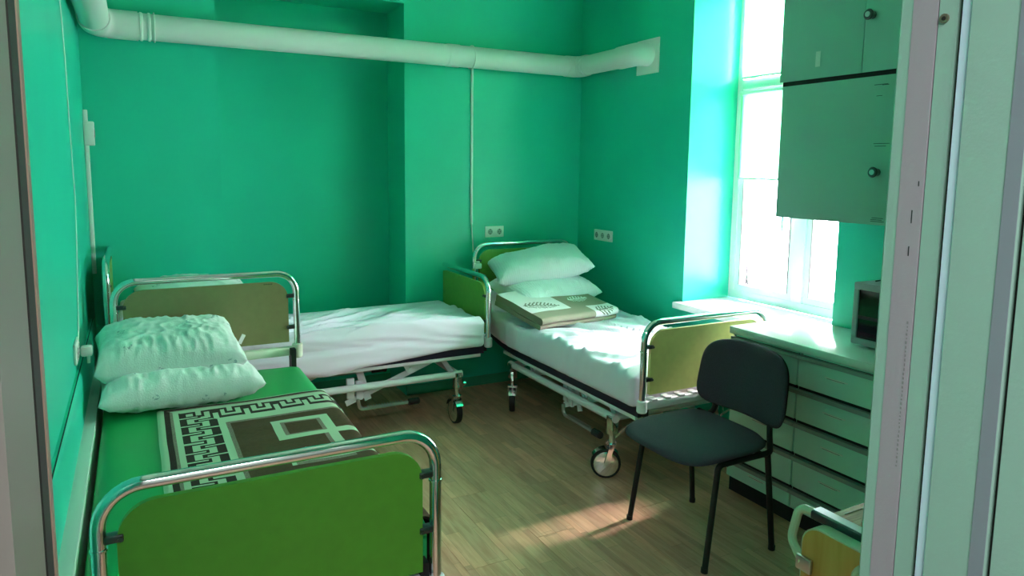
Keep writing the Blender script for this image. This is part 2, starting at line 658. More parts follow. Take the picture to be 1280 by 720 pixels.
F0, F1 = WX - .01, WX + .06
fr = MB()
fr.box(F0, F1, WY0, WY0 + .05, .775, WZ1).box(F0, F1, WY1 - .045, WY1, .775, WZ1)
fr.box(F0, F1, WY0 + .05, WY1 - .045, .775, .83).box(F0, F1, WY0 + .05, WY1 - .045, WZ1 - .05, WZ1)
wpart('window_frame', fr, m_pvc, 0)
wpart('transom', MB().box(F0 - .012, F1, WY0 + .05, WY1 - .045, 2.115, 2.175, bev=.006), m_pvc)
wpart('mullion', MB().box(F0 - .008, F1, MY - .04, MY + .04, .83, 2.115, bev=.006), m_pvc)
for (a, b) in ((WY0 + .05, MY - .04), (MY + .04, WY1 - .045)):
    s = MB()
    w = .038
    s.box(F0 + .008, F1 - .012, a, a + w, .83, 2.115).box(F0 + .008, F1 - .012, b - w, b, .83, 2.115)
    s.box(F0 + .008, F1 - .012, a + w, b - w, .83, .87).box(F0 + .008, F1 - .012, a + w, b - w, 2.075, 2.115)
    so = wpart('sash', s, m_pvc, 0)
    g = obj('bead', MB().box(F0 + .003, F0 + .012, a + w - .001, a + w + .004, .87, 2.075).box(F0 + .003, F0 + .012, b - w - .004, b - w + .001, .87, 2.075), mat('grey_seal', '#857a80', .6), so, 0)
    g = wpart('pane', MB().box(WX + .028, WX + .034, a + w - .004, b - w + .004, .866, 2.08), m_glass, 0)
wpart('pane', MB().box(WX + .028, WX + .034, WY0 + .046, WY1 - .041, 2.17, WZ1 - .046), m_glass, 0)
hd = MB().box(F0 - .015, F0, MY + .085, MY + .105, 1.34, 1.41, bev=.003)
hd.tube(arc([(F0 - .012, MY + .095, 1.375), (F0 - .045, MY + .095, 1.375), (F0 - .045, MY + .095, 1.25)], .012), .008, 8)
wpart('handle', hd, m_pvc)

sl = struct('trim_4', MB().box(2.985, WX - .001, WY0 - .06, WY1 + .03, .735, .774, bev=.006) if False else
            MB().box(XR - .001, WX - .011, WY0 + .001, WY1 - .001, .736, .774).box(2.985, XR - .0005, 2.45, WY1 + .025, .733, .774, bev=.005), m_sill)


def blind(label, y0, y1, z0, z1):
    t = thing('roller_blind', label, 'blind', (F0 - .03, (y0 + y1) / 2, z0))
    x = F0 - .022
    mb = MB().box(x - .0008, x + .0008, y0, y1, z0, z1)
    child_at(obj('blind_cloth', mb, m_blind, t, 0), t)
    child_at(obj('hem_bar', MB().box(x - .004, x + .004, y0, y1, z0 - .012, z0, bev=.002), m_white, t), t)
    child_at(obj('roller', MB().cyl((x, y0, z1 + .012), (x, y1, z1 + .012), .012), m_white, t), t)
    ch = MB().tube([(x - .006, y1 + .004, z1 + .01), (x - .006, y1 + .004, z0 + .05)], .0018, 6)
    child_at(obj('pull_chain', ch, m_white, t), t)


blind('pale roller blind half drawn over the window casement nearest the bed', MY + .045, WY1 - .055, 1.56, 2.078)
blind('pale roller blind over the casement half hidden by wall cabinets', WY0 + .055, MY - .05, 1.56, 2.078)
blind('wide pale roller blind covering the top window light above transom', WY0 + .055, WY1 - .055, 2.19, 2.74)

# ------------------------------------------------------------------ hospital beds
BWID = .807




def make_bed(label, loc, rz, L, lift, foot_m, cy, wheel_angs, raise_fn=None, head_lift=.185, drop=0.0):
    root = thing('hospital_bed', label, 'bed', loc, rz, 'tubular hospital beds')
    A = .0

    def end(y, z0, m_pan, yaw_out, drop=0.0):
        r = .0165
        top = z0 + .393 - r
        u = arc([(0, y, z0 - .01 - drop), (0, y, top), (BWID, y, top), (BWID, y, z0 - .01 - drop)], .095, 8)
        obj('end_tube', MB().tube(u, r, 14), m_chrome, root)
        for x in (0, BWID):
            ring = MB().tube([(x, y, z0 + .235), (x, y, z0 + .24)], r + .0025, 14)
            obj('tube_collar', ring, m_chrome, root)
        # panel with rounded upper corners
        x0, x1, b, t, rr = .036, BWID - .041, z0 + .025 - drop, z0 + .336, .085
        poly = [(x0, b), (x1, b)]
        for k in range(9):
            an = PI / 2 * k / 8
            poly.append((x1 - rr + rr * math.cos(an), t - rr + rr * math.sin(an)))
        for k in range(9):
            an = PI / 2 + PI / 2 * k / 8
            poly.append((x0 + rr + rr * math.cos(an), t - rr + rr * math.sin(an)))
        po = obj('end_panel', MB().prism(poly, 'y', y - .009, y + .009), m_pan, root, 20)
        if yaw_out > 0:
            mk = MB()
            for k in range(6):
                mk.box(x1 - .115 + k * .007, x1 - .111 + k * .007, y - .0096, y - .009, t - .012, t - .007)
            obj('maker_mark', mk, m_mark, po, 0)
        for z in (z0 + .10, z0 + .26):
            for x, sx in ((0, 1), (BWID, -1)):
                cl = MB().box(min(x + sx * .012, x + sx * .05), max(x + sx * .012, x + sx * .05), y - .014, y + .014, z - .009, z + .009, bev=.003)
                cl.cyl((x + sx * .044, y - .02, z), (x + sx * .044, y + .02, z), .006, 8)
                obj('panel_clamp', cl, m_clamp, root)
        z0 -= drop
        # cross bar under the panel, with sockets for the tubes
        cb = MB().box(.01, BWID - .01, y - .022, y + .022, z0 - .045, z0 - .003, bev=.006)
        for k in range(9 if yaw_out < 0 else 0):
            xx = .06 + k * (BWID - .12) / 8
            cb.box(xx - .018, xx + .018, y - .0235, y + .0235, z0 - .006, z0 + .006, bev=.003)
        obj('cross_bar', cb, m_cream if yaw_out > 0 else m_frame, root)
        for x in (0, BWID):
            obj('tube_socket', MB().tube([(x, y, z0 - .06), (x, y, z0 - .055), (x, y, z0 + (.008 if yaw_out > 0 else -.004)), (x, y, z0 + (.012 if yaw_out > 0 else 0))], [.022, .026, .026, .022], 14), m_cream if yaw_out > 0 else m_frame, root)

    zf = .505 + lift
    end(0, zf, foot_m[0], -1, drop)
    end(L, zf + head_lift, foot_m[1], 1)
    # mattress platform: dark side rails and slatted deck
    zr = .425 + lift
    rf = raise_fn or (lambda y: 0)
    n = 16
    for x in (.012, BWID - .012):
        mb = MB()
        vs, fs = [], []
        for i in range(n + 1):
            y = .03 + (L - .06) * i / n
            zz = zr + rf(y)
            for dx, dz in ((-.011, -.016), (.011, -.016), (.011, .030), (-.011, .030)):
                vs.append((x + dx, y, zz + dz))
        for i in range(n):
            for k in range(4):
                fs.append((i * 4 + k, i * 4 + (k + 1) % 4, i * 4 + 4 + (k + 1) % 4, i * 4 + 4 + k))
        fs += [(3, 2, 1, 0), (n * 4, n * 4 + 1, n * 4 + 2, n * 4 + 3)]
        obj('side_rail', mb.add(vs, fs), m_rail, root, 30)
        obj('under_rail', MB().box(x - .009, x + .009, .05, L - .45, zr - .038, zr - .017, bev=.003), m_frame, root)
    nsl = 15
    for i in range(nsl):
        y = .10 + (L - .2) * i / (nsl - 1)
        zz = zr + .018 + rf(y)
        obj('deck_slat', MB().box(.024, BWID - .024, y - .035, y + .035, zz, zz + .012), m_frame, root, 0)
    # posts joining the ends to the deck
    for x in (.03, BWID - .03):
        obj('end_bracket', MB().box(x - .012, x + .012, .0, .06, zr - .01, zf - .004), m_black, root, 0)
        obj('end_bracket', MB().box(x - .012, x + .012, L - .06, L, zr - .01, zf + head_lift - .004), m_black, root, 0)
    # wheeled under-frame
    zb = .325
    for x in (.035, BWID - .035):
        obj('base_tube', MB().tube([(x, cy[0] - .03, zb), (x, cy[1] + .03, zb)], .0215, 12), m_frame, root)
    for y in (cy[0], cy[1]):
        obj('base_cross_tube', MB().tube([(.035, y, zb), (BWID - .035, y, zb)], .02, 12), m_frame, root)
    ym = (cy[0] + cy[1]) / 2
    zt_ = zr - .03
    for x in (.075, BWID - .075):
        sd = Vector((1, 0, 0))
        k = 1 if x < .4 else -1
        obj('lift_link', MB().bar((x, cy[0] + .12, zt_), (x, ym - .02, zb - .10), .034, .006, side=sd), m_frame, root, 0)
        obj('lift_link', MB().bar((x + .02 * k, ym - .16, zb - .10), (x + .02 * k, ym - .10, zt_), .042, .006, side=sd), m_frame, root, 0)
        obj('lift_link', MB().bar((x + .035 * k, ym + .08, zt_), (x + .035 * k, ym + .42, zb - .03), .034, .006, side=sd), m_frame, root, 0)
        for yy in (cy[0] + .30, ym + .33):
            g = MB().prism([(yy - .065, zt_ + .02), (yy + .065, zt_ + .02), (yy + .018, zt_ - .068), (yy - .018, zt_ - .068)], 'x', x - .012 * k - .004, x - .012 * k + .004)
            g.cyl((x - .026 * k, yy, zt_ - .045), (x + .006 * k, yy, zt_ - .045), .009, 10)
            obj('gusset_plate', g, m_frame, root, 30)
        g = MB().bar((x, cy[0] + .02, zb), (x, cy[0] + .09, zt_ - .01), .03, .02, side=sd)
        g.cyl((x - .018, cy[0] + .09, zt_ - .01), (x + .018, cy[0] + .09, zt_ - .01), .014, 10)
        obj('swing_arm', g, m_frame, root, 30)
        obj('bracket_plate', MB().box(x - .014, x + .008, ym - .07, ym - .025, zb - .07, zb + .05, bev=.004).box(x - .014, x + .008, ym - .12, ym - .08, zb - .085, zb + .03, bev=.004), m_frame, root)
    act = MB().tube([(BWID * .3, ym - .05, zt_ - .025), (BWID * .3, ym - .32, zb + .03)], .02, 10)
    obj('gas_spring', act, m_black, root)
    obj('gas_spring_rod', MB().tube([(BWID * .3, ym - .05, zt_ - .025), (BWID * .3, ym + .16, zt_ + .01)], .009, 8), m_steel, root)
    for x in (.03, BWID - .03):
        p = MB().tube(arc([(x, ym - .08, zb - .07), (x, ym - .09, .195), (x, ym - .40, .195)], .03), .011, 8)
        for i in range(13):
            p.box(x - .012, x + .012, ym - .35 + i * .017, ym - .342 + i * .017, .2035, .2085)
        po = obj('foot_pedal', p, m_steel, root)
        obj('pedal_grip', MB().tube([(x, ym - .385, .195), (x, ym - .39, .195), (x, ym - .455, .195), (x, ym - .46, .195)], [.012, .02, .02, .012], 10), m_black, po)
    # casters
    for i, (x, y) in enumerate(((.035, cy[0]), (.035, cy[1]), (BWID - .035, cy[0]), (BWID - .035, cy[1]))):
        an = wheel_angs[i]
        d = Vector((math.cos(an), math.sin(an), 0))      # rolling direction
        s_ = Vector((-d.y, d.x, 0))                       # axle
        q = Vector((x, y, 0))
        fk = MB().cyl(q + Vector((0, 0, zb - .005)), q + Vector((0, 0, .18)), .016, 12)
        fk.box(x - .024, x + .024, y - .024, y + .024, .235, zb + .012, bev=.006)
        c = q + d * .03
        for sg in (-1, 1):
            fk.bar(q + s_ * (.029 * sg) + Vector((0, 0, .185)), c + s_ * (.029 * sg) + Vector((0, 0, .079)), .024, .004, side=s_)
        fk.bar(q - s_ * .028 + Vector((0, 0, .182)), q + s_ * .028 + Vector((0, 0, .182)), .034, .012, side=Vector((0, 0, 1)))
        co = obj('caster', fk, m_chrome, root)
        # wheel
        wh = MB()
        prof = [(-.015, .060), (-.019, .070), (-.015, .0775), (0, .079), (.015, .0775), (.019, .070), (.015, .060)]
        ns = 28
        vs, fs = [], []
        for k in range(ns):
            a2 = 2 * PI * k / ns
            for w_, rr in prof:
                vs.append(c + s_ * w_ + (d * math.cos(a2) + Vector((0, 0, 1)) * math.sin(a2)) * rr + Vector((0, 0, .0795)))
        npf = len(prof)
        for k in range(ns):
            k2 = (k + 1) % ns
            for j in range(npf - 1):
                fs.append((k * npf + j, k * npf + j + 1, k2 * npf + j + 1, k2 * npf + j))
        obj('wheel', wh.add(vs, fs), m_tyre, co)
        cz = c + Vector((0, 0, .0795))
        for sg in (-1, 1):
            obj('hub_cover', MB().tube([cz + s_ * (.014 * sg), cz + s_ * (.0185 * sg), cz + s_ * (.021 * sg)], [.065, .065, .056], 24), m_chrome, co)
        # chrome hood over the tyre
        hood = MB()
        vs, fs = [], []
        for k in range(11):
            a2 = math.radians(35 + 130 * k / 10)
            for w_ in (-.023, .023):
                vs.append(cz + s_ * w_ + (d * -math.cos(a2) + Vector((0, 0, 1)) * math.sin(a2)) * .0855)
        for k in range(10):
            fs.append((k * 2, k * 2 + 1, k * 2 + 3, k * 2 + 2))
        obj('wheel_hood', hood.add(vs, fs), m_chrome, co)
        lv = MB().bar(q + d * .03 + Vector((0, 0, .185)), q - d * .105 + Vector((0, 0, .30)), .012, .016, side=s_)
        lv.bar(q - d * .02 + Vector((0, 0, .20)), q + d * .03 + Vector((0, 0, .15)), .02, .006, side=s_)
        obj('brake_lever', lv, m_chrome, co, 30)
    return root


# -- bed 1: along the left wall, foot end nearest the door
make_bed('hospital bed nearest the door with green foot panel, mattress bare green vinyl', (-.107, 1.74, 0), 0, 1.88, 0,
         (m_panelF, m_panelH), (.25, 1.45), (2.2, 1.2, 1.9, .5), drop=.045)
# -- bed 3: under the right wall, head raised
r3 = lambda y: 0 if y < 1.25 else (.27 * (y - 1.25) ** 2 / .8 if y < 1.65 else .054 + .27 * (y - 1.65))
make_bed('hospital bed in far right corner beside window with lime foot panel and raised head', (2.10, 2.58, 0), 0, 1.90, 0,
         (m_panel, m_panelI), (.275, 1.375), (math.radians(150), math.radians(60), 2.4, 1.2), r3)
r2f = lambda y: 0 if y < 1.45 else .30 * (y - 1.45)
# -- bed 2: along the back wall, foot end to the right
make_bed('hospital bed along the back wall with lime end panel and white sheet', (1.92, 3.885, 0), PI / 2, 2.06, .04,
         (m_panelI, m_panelI), (.195, 1.62), (math.radians(2), 1.2, 1.0, .5), r2f, .20)


# ------------------------------------------------------------------ soft things
def rounded_slab(x0, x1, y0, y1, z0, z1, r, nx, ny, nz, disp):
    bm = bmesh.new()

    def face(fn, na, nb):
        vs = [[bm.verts.new(fn(i / na, j / nb)) for i in range(na + 1)] for j in range(nb + 1)]
        for j in range(nb):
            for i in range(na):
                bm.faces.new((vs[j][i], vs[j][i + 1], vs[j + 1][i + 1], vs[j + 1][i]))
    lx, ly, lz = x1 - x0, y1 - y0, z1 - z0
    ss = lambda u: u
    for z in (z0, z1):
        face(lambda u, v: (x0 + lx * u, y0 + ly * v, z), nx, ny)
    for y in (y0, y1):
        face(lambda u, v: (x0 + lx * u, y, z0 + lz * v), nx, nz)
    for x in (x0, x1):
        face(lambda u, v: (x, y0 + ly * u, z0 + lz * v), ny, nz)
    bmesh.ops.remove_doubles(bm, verts=bm.verts, dist=1e-5)
    for v in bm.verts:
        p = v.co.copy()
        q = Vector((min(max(p.x, x0 + r), x1 - r), min(max(p.y, y0 + r), y1 - r), min(max(p.z, z0 + r), z1 - r)))
        d = p - q
        if d.length > 1e-7:
            d.normalize()
            p = q + d * r
        v.co = disp(p, d)
    bmesh.ops.recalc_face_normals(bm, faces=bm.faces)
    return MB().bm(bm)


def nz_(x, y, z=0.0):
    return noise.noise(Vector((x, y, z)))


def ridge(x, y, s):
    return 1 - abs(noise.noise(Vector((x, y, s)))) * 2


# bed 1 mattress: bare green vinyl
def d1(p, d):
    return p + Vector((0, 0, .004 * nz_(p.x * 4, p.y * 3)))


o = obj('mattress', rounded_slab(-.155, .700, 1.775, 3.585, .4565, .605, .03, 20, 40, 5, d1), m_vinyl, smooth=60)
tag(o, 'bare green vinyl mattress on the bed nearest the door', 'mattress')
# white sliver of sheet edge between the wall and mattress is the guard board


# bed 2 mattress in a loose white sheet
def crease(x, y, sd, w=3.0):
    return max(0.0, 1 - abs(noise.noise(Vector((x, y, sd)))) * w)


def d2(p, d):
    top = max(0, d.z)
    front = max(0, -d.y)
    w = 0
    if top > .2:
        # creases gathered at the left, fanning toward the right end
        a = math.atan2(p.y - 3.78, p.x - .35)
        rr = math.hypot(p.y - 3.78, p.x - .35)
        k = min(1, rr / .35)
        fade = 1 - .55 * max(0, min(1, (p.x - 1.35) / .5))
        bk = max(0, min(1, (4.56 - p.y) / .18))
        w += (.028 * crease(a * 8, rr * 1.0, 3.1, 5.0) + .018 * crease(a * 17, rr * 1.6, 7.7, 4.0)) * k * fade * bk
        w += .022 * crease(p.x * 3.6 + p.y * 2, p.y * 9, 8.2, 4.0) * max(0, 1 - p.x / 1.5) * bk
        w += .006 * nz_(p.x * 2.5, p.y * 3, 5)
    q = p + Vector((0, 0, w * top))
    if front > .2:
        q.y -= front * (.007 * crease(p.x * 1.6, p.z * 26 + p.x * 3, 4.4, 2.2) + .008 * nz_(p.x * 3, p.z * 6))
        # sheet hangs lower toward the left
        if p.z < .58:
            drop = max(0, min(1, (1.66 - p.x) / .75))
            q.z -= drop * .058 * (1 + .25 * nz_(p.x * 5, 2.2)) * min(1, (.58 - p.z) / .08)
            q.y -= drop * .014
    q.z += -.010 * max(0, min(1, (1.4 - p.x) / 1.2)) * top + r2f(1.92 - p.x)
    return q


o = obj('mattress', rounded_slab(-.10, 1.885, 3.85, 4.588, .4965, .668, .028, 300, 120, 16, d2), m_sheet, smooth=80)
tag(o, 'mattress in a creased white sheet on the bed along the back wall', 'mattress')


# bed 3 mattress
def d3(p, d):
    ly = p.y - 2.58
    q = p.copy()
    q.z += r3(ly)
    top = max(0, d.z)
    side = max(0, -d.x)
    w = 0
    if top > .3:
        a = math.atan2(p.x - 2.75, p.y - 2.95)
        rr = math.hypot(p.x - 2.75, p.y - 2.95)
        w += .020 * crease(a * 7, rr * 1.2, 1.3, 4.5) * min(1, rr / .3)
        w += .019 * crease(p.x * 4.5 + p.y * 3, p.y * 1.5 - p.x, 6.3, 4.0) * (1 if p.y < 3.9 else .4)
        w += .006 * crease(p.x * 9, p.y * 12, 2.9, 2.4)
        w += .010 * nz_(p.x * 3, p.y * 3, 2)
    q.z += w * top
    if side > .3:
        q.x -= side * (.008 * crease(p.y * 11, p.z * 4 + p.y * 5, 4.4, 2.2))
    return q


o = obj('mattress', rounded_slab(2.068, 2.925, 2.612, 4.455, .4565, .622, .03, 80, 170, 12, d3), m_sheet, smooth=80)
tag(o, 'mattress in a white sheet on the bed by the window, head end raised', 'mattress')


def pillow(name, label, w, h, t, mtx, m, seed, group=None, wr=.010, pf=3.2):
    """w across, h deep, t thick; mtx places it"""
    n1, n2 = 84, 64
    mb = MB()
    for sgn in (1, -1):
        def fn(u, v):
            x, y = u * 2 - 1, v * 2 - 1
            prof = (max(0, 1 - abs(x) ** pf) ** .5) * (max(0, 1 - abs(y) ** pf) ** .5)
            px = x * w / 2 * (1 - .07 * (1 - y * y) ** 1.0 * abs(x) ** 2 * 0 - .055 * (1 - abs(y) ** 2) * abs(x) ** 3)
            py = y * h / 2 * (1 - .055 * (1 - abs(x) ** 2) * abs(y) ** 3)
            edge = max(abs(x), abs(y))
            z = sgn * t / 2 * prof
            # gathers near the seams
            g = wr * ridge(x * 9 + seed, y * 2.2, seed) * max(0, abs(y) - .25) * (1 - abs(y) ** 8) + wr * ridge(x * 2.2, y * 9 + seed, seed + 3) * max(0, abs(x) - .35) * (1 - abs(x) ** 8)
            ed = min(1, prof * 3)
            z += sgn * g * ed
            z += (.012 * nz_(x * 1.7, y * 1.7, seed) + wr * .8 * crease(x * 3.5, y * 3.5, seed + 9, 2.2)) * prof
            if pf > 3.5:
                z += .005 * crease(x * 8, y * 3 + seed, seed + 4, 2.0) * sgn * ed
            return (px, py, z)
        mb.grid(fn, n1, n2)
    me = mesh(name, mb, m, 180)
    bm = bmesh.new()
    bm.from_mesh(me)
    bmesh.ops.remove_doubles(bm, verts=bm.verts, dist=1e-4)
    bmesh.ops.recalc_face_normals(bm, faces=bm.faces)
    bm.to_mesh(me)
    bm.free()
    o = bpy.data.objects.new(name, me)
    COL.objects.link(o)
    o.matrix_world = mtx
    return tag(o, label, 'pillow', group)


def TR(x, y, z, rx=0, ry=0, rz=0):
    return Matrix.Translation((x, y, z)) @ Matrix.Rotation(math.radians(rz), 4, 'Z') @ Matrix.Rotation(math.radians(ry), 4, 'Y') @ Matrix.Rotation(math.radians(rx), 4, 'X')


pillow('pillow', 'lower white pillow under another on the green mattress by left wall', .62, .56, .17, TR(.135, 3.31, .682, 0, 0, 3), m_pillow, 2.3, pf=4)
tp = pillow('pillow', 'crumpled upper white pillow with a tab, topmost by the left wall', .57, .47, .20, TR(.105, 3.35, .80, 6, 1, 2), m_pillow, 5.1, wr=.012, pf=4.2)
tb = MB().box(-.006, .012, -.002, .002, -.022, .022, bev=.001)
to = obj('corner_tab', tb, m_white, tp, 0)
to.location = (.275, -.12, .06)
to.rotation_euler = (0, .5, .3)
pillow('pillow', 'lower white ribbed pillow flat on folded leaf print blanket near window', .66, .46, .18, TR(2.47, 4.12, .785, 12, -4, 6), m_pillowS, 1.2)
pillow('pillow', 'topmost white ribbed pillow on the raised bed in far right corner', .68, .42, .19, TR(2.47, 4.20, .938, 12, -9, -17), m_pillowS, 3.7)
pillow('pillow', 'white pillow on back wall bed seen behind olive headboard', .58, .44, .20, TR(.26, 4.23, .865, 10, 0, 0), m_pillow, 8.4)

# -- patterned brown blanket on bed 1
KEY = ["..##.#####", "..##......", "..######..", "......##..", "#####.##..", "......##..", "..######..", "..##......"]
KEYT = ["............", "DD..DDDDDDDD", ".D..D..DDDD.", ".DDDD..D..D.", ".......D..D.", "DDDDDDDD..DD", "............"]


def bl_mat(s, t):
    # s from the left hem, t from the far hem; 0 cream 1 brown 2 dark 3 grey-brown
    if s < .205 and t > s - .0:
        d, along, kw = s, t, .130
        lims = (.024, .044, .057, .075, .205, .232, .250)
    else:
        d, along, kw = t, s, .150
        lims = (.018, .032, .042, .057, .222, .262, .275)
    if t < .262 or s < .25:
        if t >= .262 or s < .205 and t > s:
            d = s
            along = t
            lims = (.024, .044, .057, .075, .205, .232, .250)
        else:
            d = t
            along = s
            lims = (.018, .032, .042, .057, .222, .262, .275)
        if d < lims[0]:
            return 0
        if d < lims[1]:
            return 2
        if d < lims[2]:
            return 3
        if d < lims[3]:
            return 0
        if d < lims[4]:
            f_ = (d - lims[3]) / (lims[4] - lims[3])
            if d == s:
                return 0 if KEY[int(along / .0118) % 8][min(9, int(f_ * 10))] == '#' else 2
            return 2 if KEYT[min(6, int(f_ * 7))][int(along / .0098) % 12] == 'D' else 0
        if d < lims[5]:
            return 0
        if d < lims[6]:
            return 3
        return 1
    if t < .275 or s < .25:
        return 3
    # interlocked squares in the field
    tt = t
    if .384 < s < .600 and .335 < tt < .54:
        if .414 < s < .566 and .367 < tt < .505:
            return 3 if (s < .428 or s > .552 or tt < .381 or tt > .491) else 1
        return 0
    if s >= .600 and .492 < tt < .54:
        return 0
    if .562 < s < .597 and .54 <= tt < .735:
        return 0
    if .545 < s < .562 and .54 <= tt < .735:
        return 3
    if s > .384 and .735 < tt < .762:
        return 0
    if .384 < s < .60 and .762 <= tt < .785:
        return 3 if .40 < s else 0
    if .384 < s < .60 and .893 < tt < .922:
        return 0
    if .384 < s < .60 and 1.02 < tt < 1.05:
        return 0
    return 1


SB, TB = .86, 1.30


def bl_pt(u, v):
    s, t = u * SB, v * TB
    x = .038 + s
    y = 3.094 - t
    lip = .635                                  # where it starts to roll over the mattress edge
    zt2 = .612 + .004 * nz_(x * 5, y * 5, 3) + .003 * ridge(x * 3, y * 7, 9)
    if s > lip:
        R_ = .036
        a = min((s - lip) / R_, PI / 2)
        x = .038 + lip + (R_ + .014) * math.sin(a)
        z = zt2 - R_ * (1 - math.cos(a))
        rest = s - lip - R_ * PI / 2
        if rest > 0:
            z -= rest
            x += .010 * math.sin(y * 9) + .006
        return (x, y, z)
    wob = .004 * nz_(y * 4, 1.2) if s < .05 else 0
    hem = -.004 * (1 - min(1, s / .012)) - .004 * (1 - min(1, t / .012))
    return (x + wob, y, zt2 + hem)


nu, nv = 170, 240
bl = MB().grid(bl_pt, nu, nv, lambda u, v: bl_mat(u * SB, v * TB))
# underside for thickness
bl.grid(lambda u, v: tuple(Vector(bl_pt(u, v)) + Vector((-.004 if u * SB > .66 else 0, 0, -.006))), 40, 60, None, 2)
o = obj('blanket', bl, [m_bl_cream, m_bl_brown, m_bl_dark, m_bl_grey], smooth=60)
tag(o, 'brown and cream blanket with Greek key border spread on the green mattress', 'blanket')

# -- folded leaf print blanket on bed 3
FW, FD, FT = .64, .46, .052


def leaf_hit(w, s, cw, cs, ang, ln, wd, curve):
    c, sn = math.cos(ang), math.sin(ang)
    a = (w - cw) * c + (s - cs) * sn
    b = -(w - cw) * sn + (s - cs) * c
    if not 0 <= a <= ln:
        return False
    env = wd * math.sin(PI * min(1, (a / ln) * .92 + .08)) ** .8
    if abs(b) > env:
        return False
    if abs(b) < .0045:
        return True
    k = (a - abs(b) * .7) / .026
    return (k % 1) < .45


def fold_mat(w, s):
    # s: 0 at lower front, FT*.5*pi round the roll then over the top
    roll_l = PI * FT / 2
    if s < roll_l + .075:
        if w < .44:
            return 1
        return 2 if leaf_hit(w, s, .47, .075, .10, .15, .055, 0) else 0
    if w < .30 + .0:
        return 2 if leaf_hit(w, s, .03, roll_l + .20, -.25, .25, .055, 0) else 0
    if leaf_hit(w, s, .40, roll_l + .20, .1, .18, .05, 0):
        return 0
    if w < .32:
        return 0
    return 1


def fold_layer(dz0, thick, shift, mi=None):
    rl = PI * thick / 2
    tot = rl + FD
    def fn(u, v):
        s = v * tot
        w = u * FW
        if s < rl:
            a = s / rl * PI
            y = -math.sin(a) * thick * .5
            z = thick / 2 - math.cos(a) * thick / 2
        else:
            y = s - rl
            z = thick
        z += .006 * nz_(w * 5, y * 5, dz0 * 10) + .004 * math.sin(w * 9)
        return (w + shift, y, z + dz0)
    def fnb(u, v):
        return (u * FW + shift, v * FD, dz0 + .004 * math.sin(u * FW * 9))
    m = MB()
    m.grid(fn, 96, 84, (lambda u, v: fold_mat(u * FW, v * tot)) if mi is None else None, mi or 0)
    m.grid(fnb, 10, 10, None, 1)
    # closed side seams
    for uu in (0, 1):
        ns = 24
        prev = None
        for k in range(ns + 1):
            y = -thick * .5 * 0 + FD * k / ns
            a, b = fnb(uu, k / ns), fn(uu, (rl + y) / tot)
            if prev:
                m.add([prev[0], prev[1], b, a], [(0, 1, 2, 3)], 1 if mi is None else mi)
            prev = (a, b)
        # round the roll
        c = (uu * FW + shift, 0, dz0 + thick / 2)
        for k in range(8):
            p, q = fn(uu, rl / tot * k / 8), fn(uu, rl / tot * (k + 1) / 8)
            m.add([c, p, q], [(0, 1, 2)], 1 if mi is None else mi)
    return m


fb = thing('folded_blanket', 'folded grey and white leaf print blanket beneath the ribbed pillows', 'blanket', (2.10, 3.565, .642), math.radians(9))
fo = obj('lower_fold', fold_layer(0, .028, 0, 1), [m_b3_white, m_b3_grey, m_b3_dark], fb, 50)
fo = obj('upper_fold', fold_layer(.029, .045, .004), [m_b3_white, m_b3_grey, m_b3_dark], fb, 50)
fb.rotation_euler = (math.radians(10), math.radians(0), math.radians(9))

# ------------------------------------------------------------------ visitor chair
ch = thing('visitor_chair', 'black fabric visitor chair with tubular legs in front of drawer cabinets', 'chair', (2.14, 2.21, 0), 0)


def cpart(name, mb, m, smooth=40):
    return child_at(obj(name, mb, m, ch, smooth), ch)


for y, sy in ((1.967, -1), (2.453, 1)):
    yi = y - sy * .012
    cpart('front_leg', MB().tube([(1.948, y, .004), (2.005, yi, .40)], .0125, 10), m_black)
    cpart('rear_leg', MB().tube([(2.328, y, .004), (2.285, yi, .43)], .0125, 10), m_black)
    cpart('side_frame', MB().tube(arc([(2.003, yi, .385), (2.008, yi, .432), (2.30, yi, .432), (2.36, yi - sy * .06, .47), (2.395, yi - sy * .10, .62)], .045, 6), .0125, 10), m_black)
    for x in (1.948, 2.328):
        cpart('foot_cap', MB().cyl((x - .001, y, 0), (x, y, .02), .0145, 10), m_black)
cpart('cross_rail', MB().tube([(2.06, 1.98, .425), (2.06, 2.44, .425)], .010, 8).tube([(2.27, 1.98, .425), (2.27, 2.44, .425)], .010, 8), m_black)


def cushion(cx_, cy_, hx, hy, p, t, place, n=36):
    mb = MB()
    for sg in (1, -1):
        def fn(u, v):
            a, b = u * 2 - 1, v * 2 - 1
            # square -> superellipse
            m_ = max(abs(a), abs(b))
            if m_ > 1e-6:
                ang = math.atan2(b, a)
                k = (abs(math.cos(ang)) ** p + abs(math.sin(ang)) ** p) ** (-1 / p)
                ex, ey = math.cos(ang) * k * m_, math.sin(ang) * k * m_
            else:
                ex = ey = 0
            th = t * (max(0, 1 - m_ ** 4) ** .5) * (1 if sg > 0 else .55)
            return place(ex * hx, ey * hy, sg * th)
        mb.grid(fn, n, n)
    return mb


def weld(o):
    bm = bmesh.new()
    bm.from_mesh(o.data)
    bmesh.ops.remove_doubles(bm, verts=bm.verts, dist=2e-4)
    bmesh.ops.recalc_face_normals(bm, faces=bm.faces)
    bm.to_mesh(o.data)
    bm.free()
    o.data.shade_smooth()
    return o


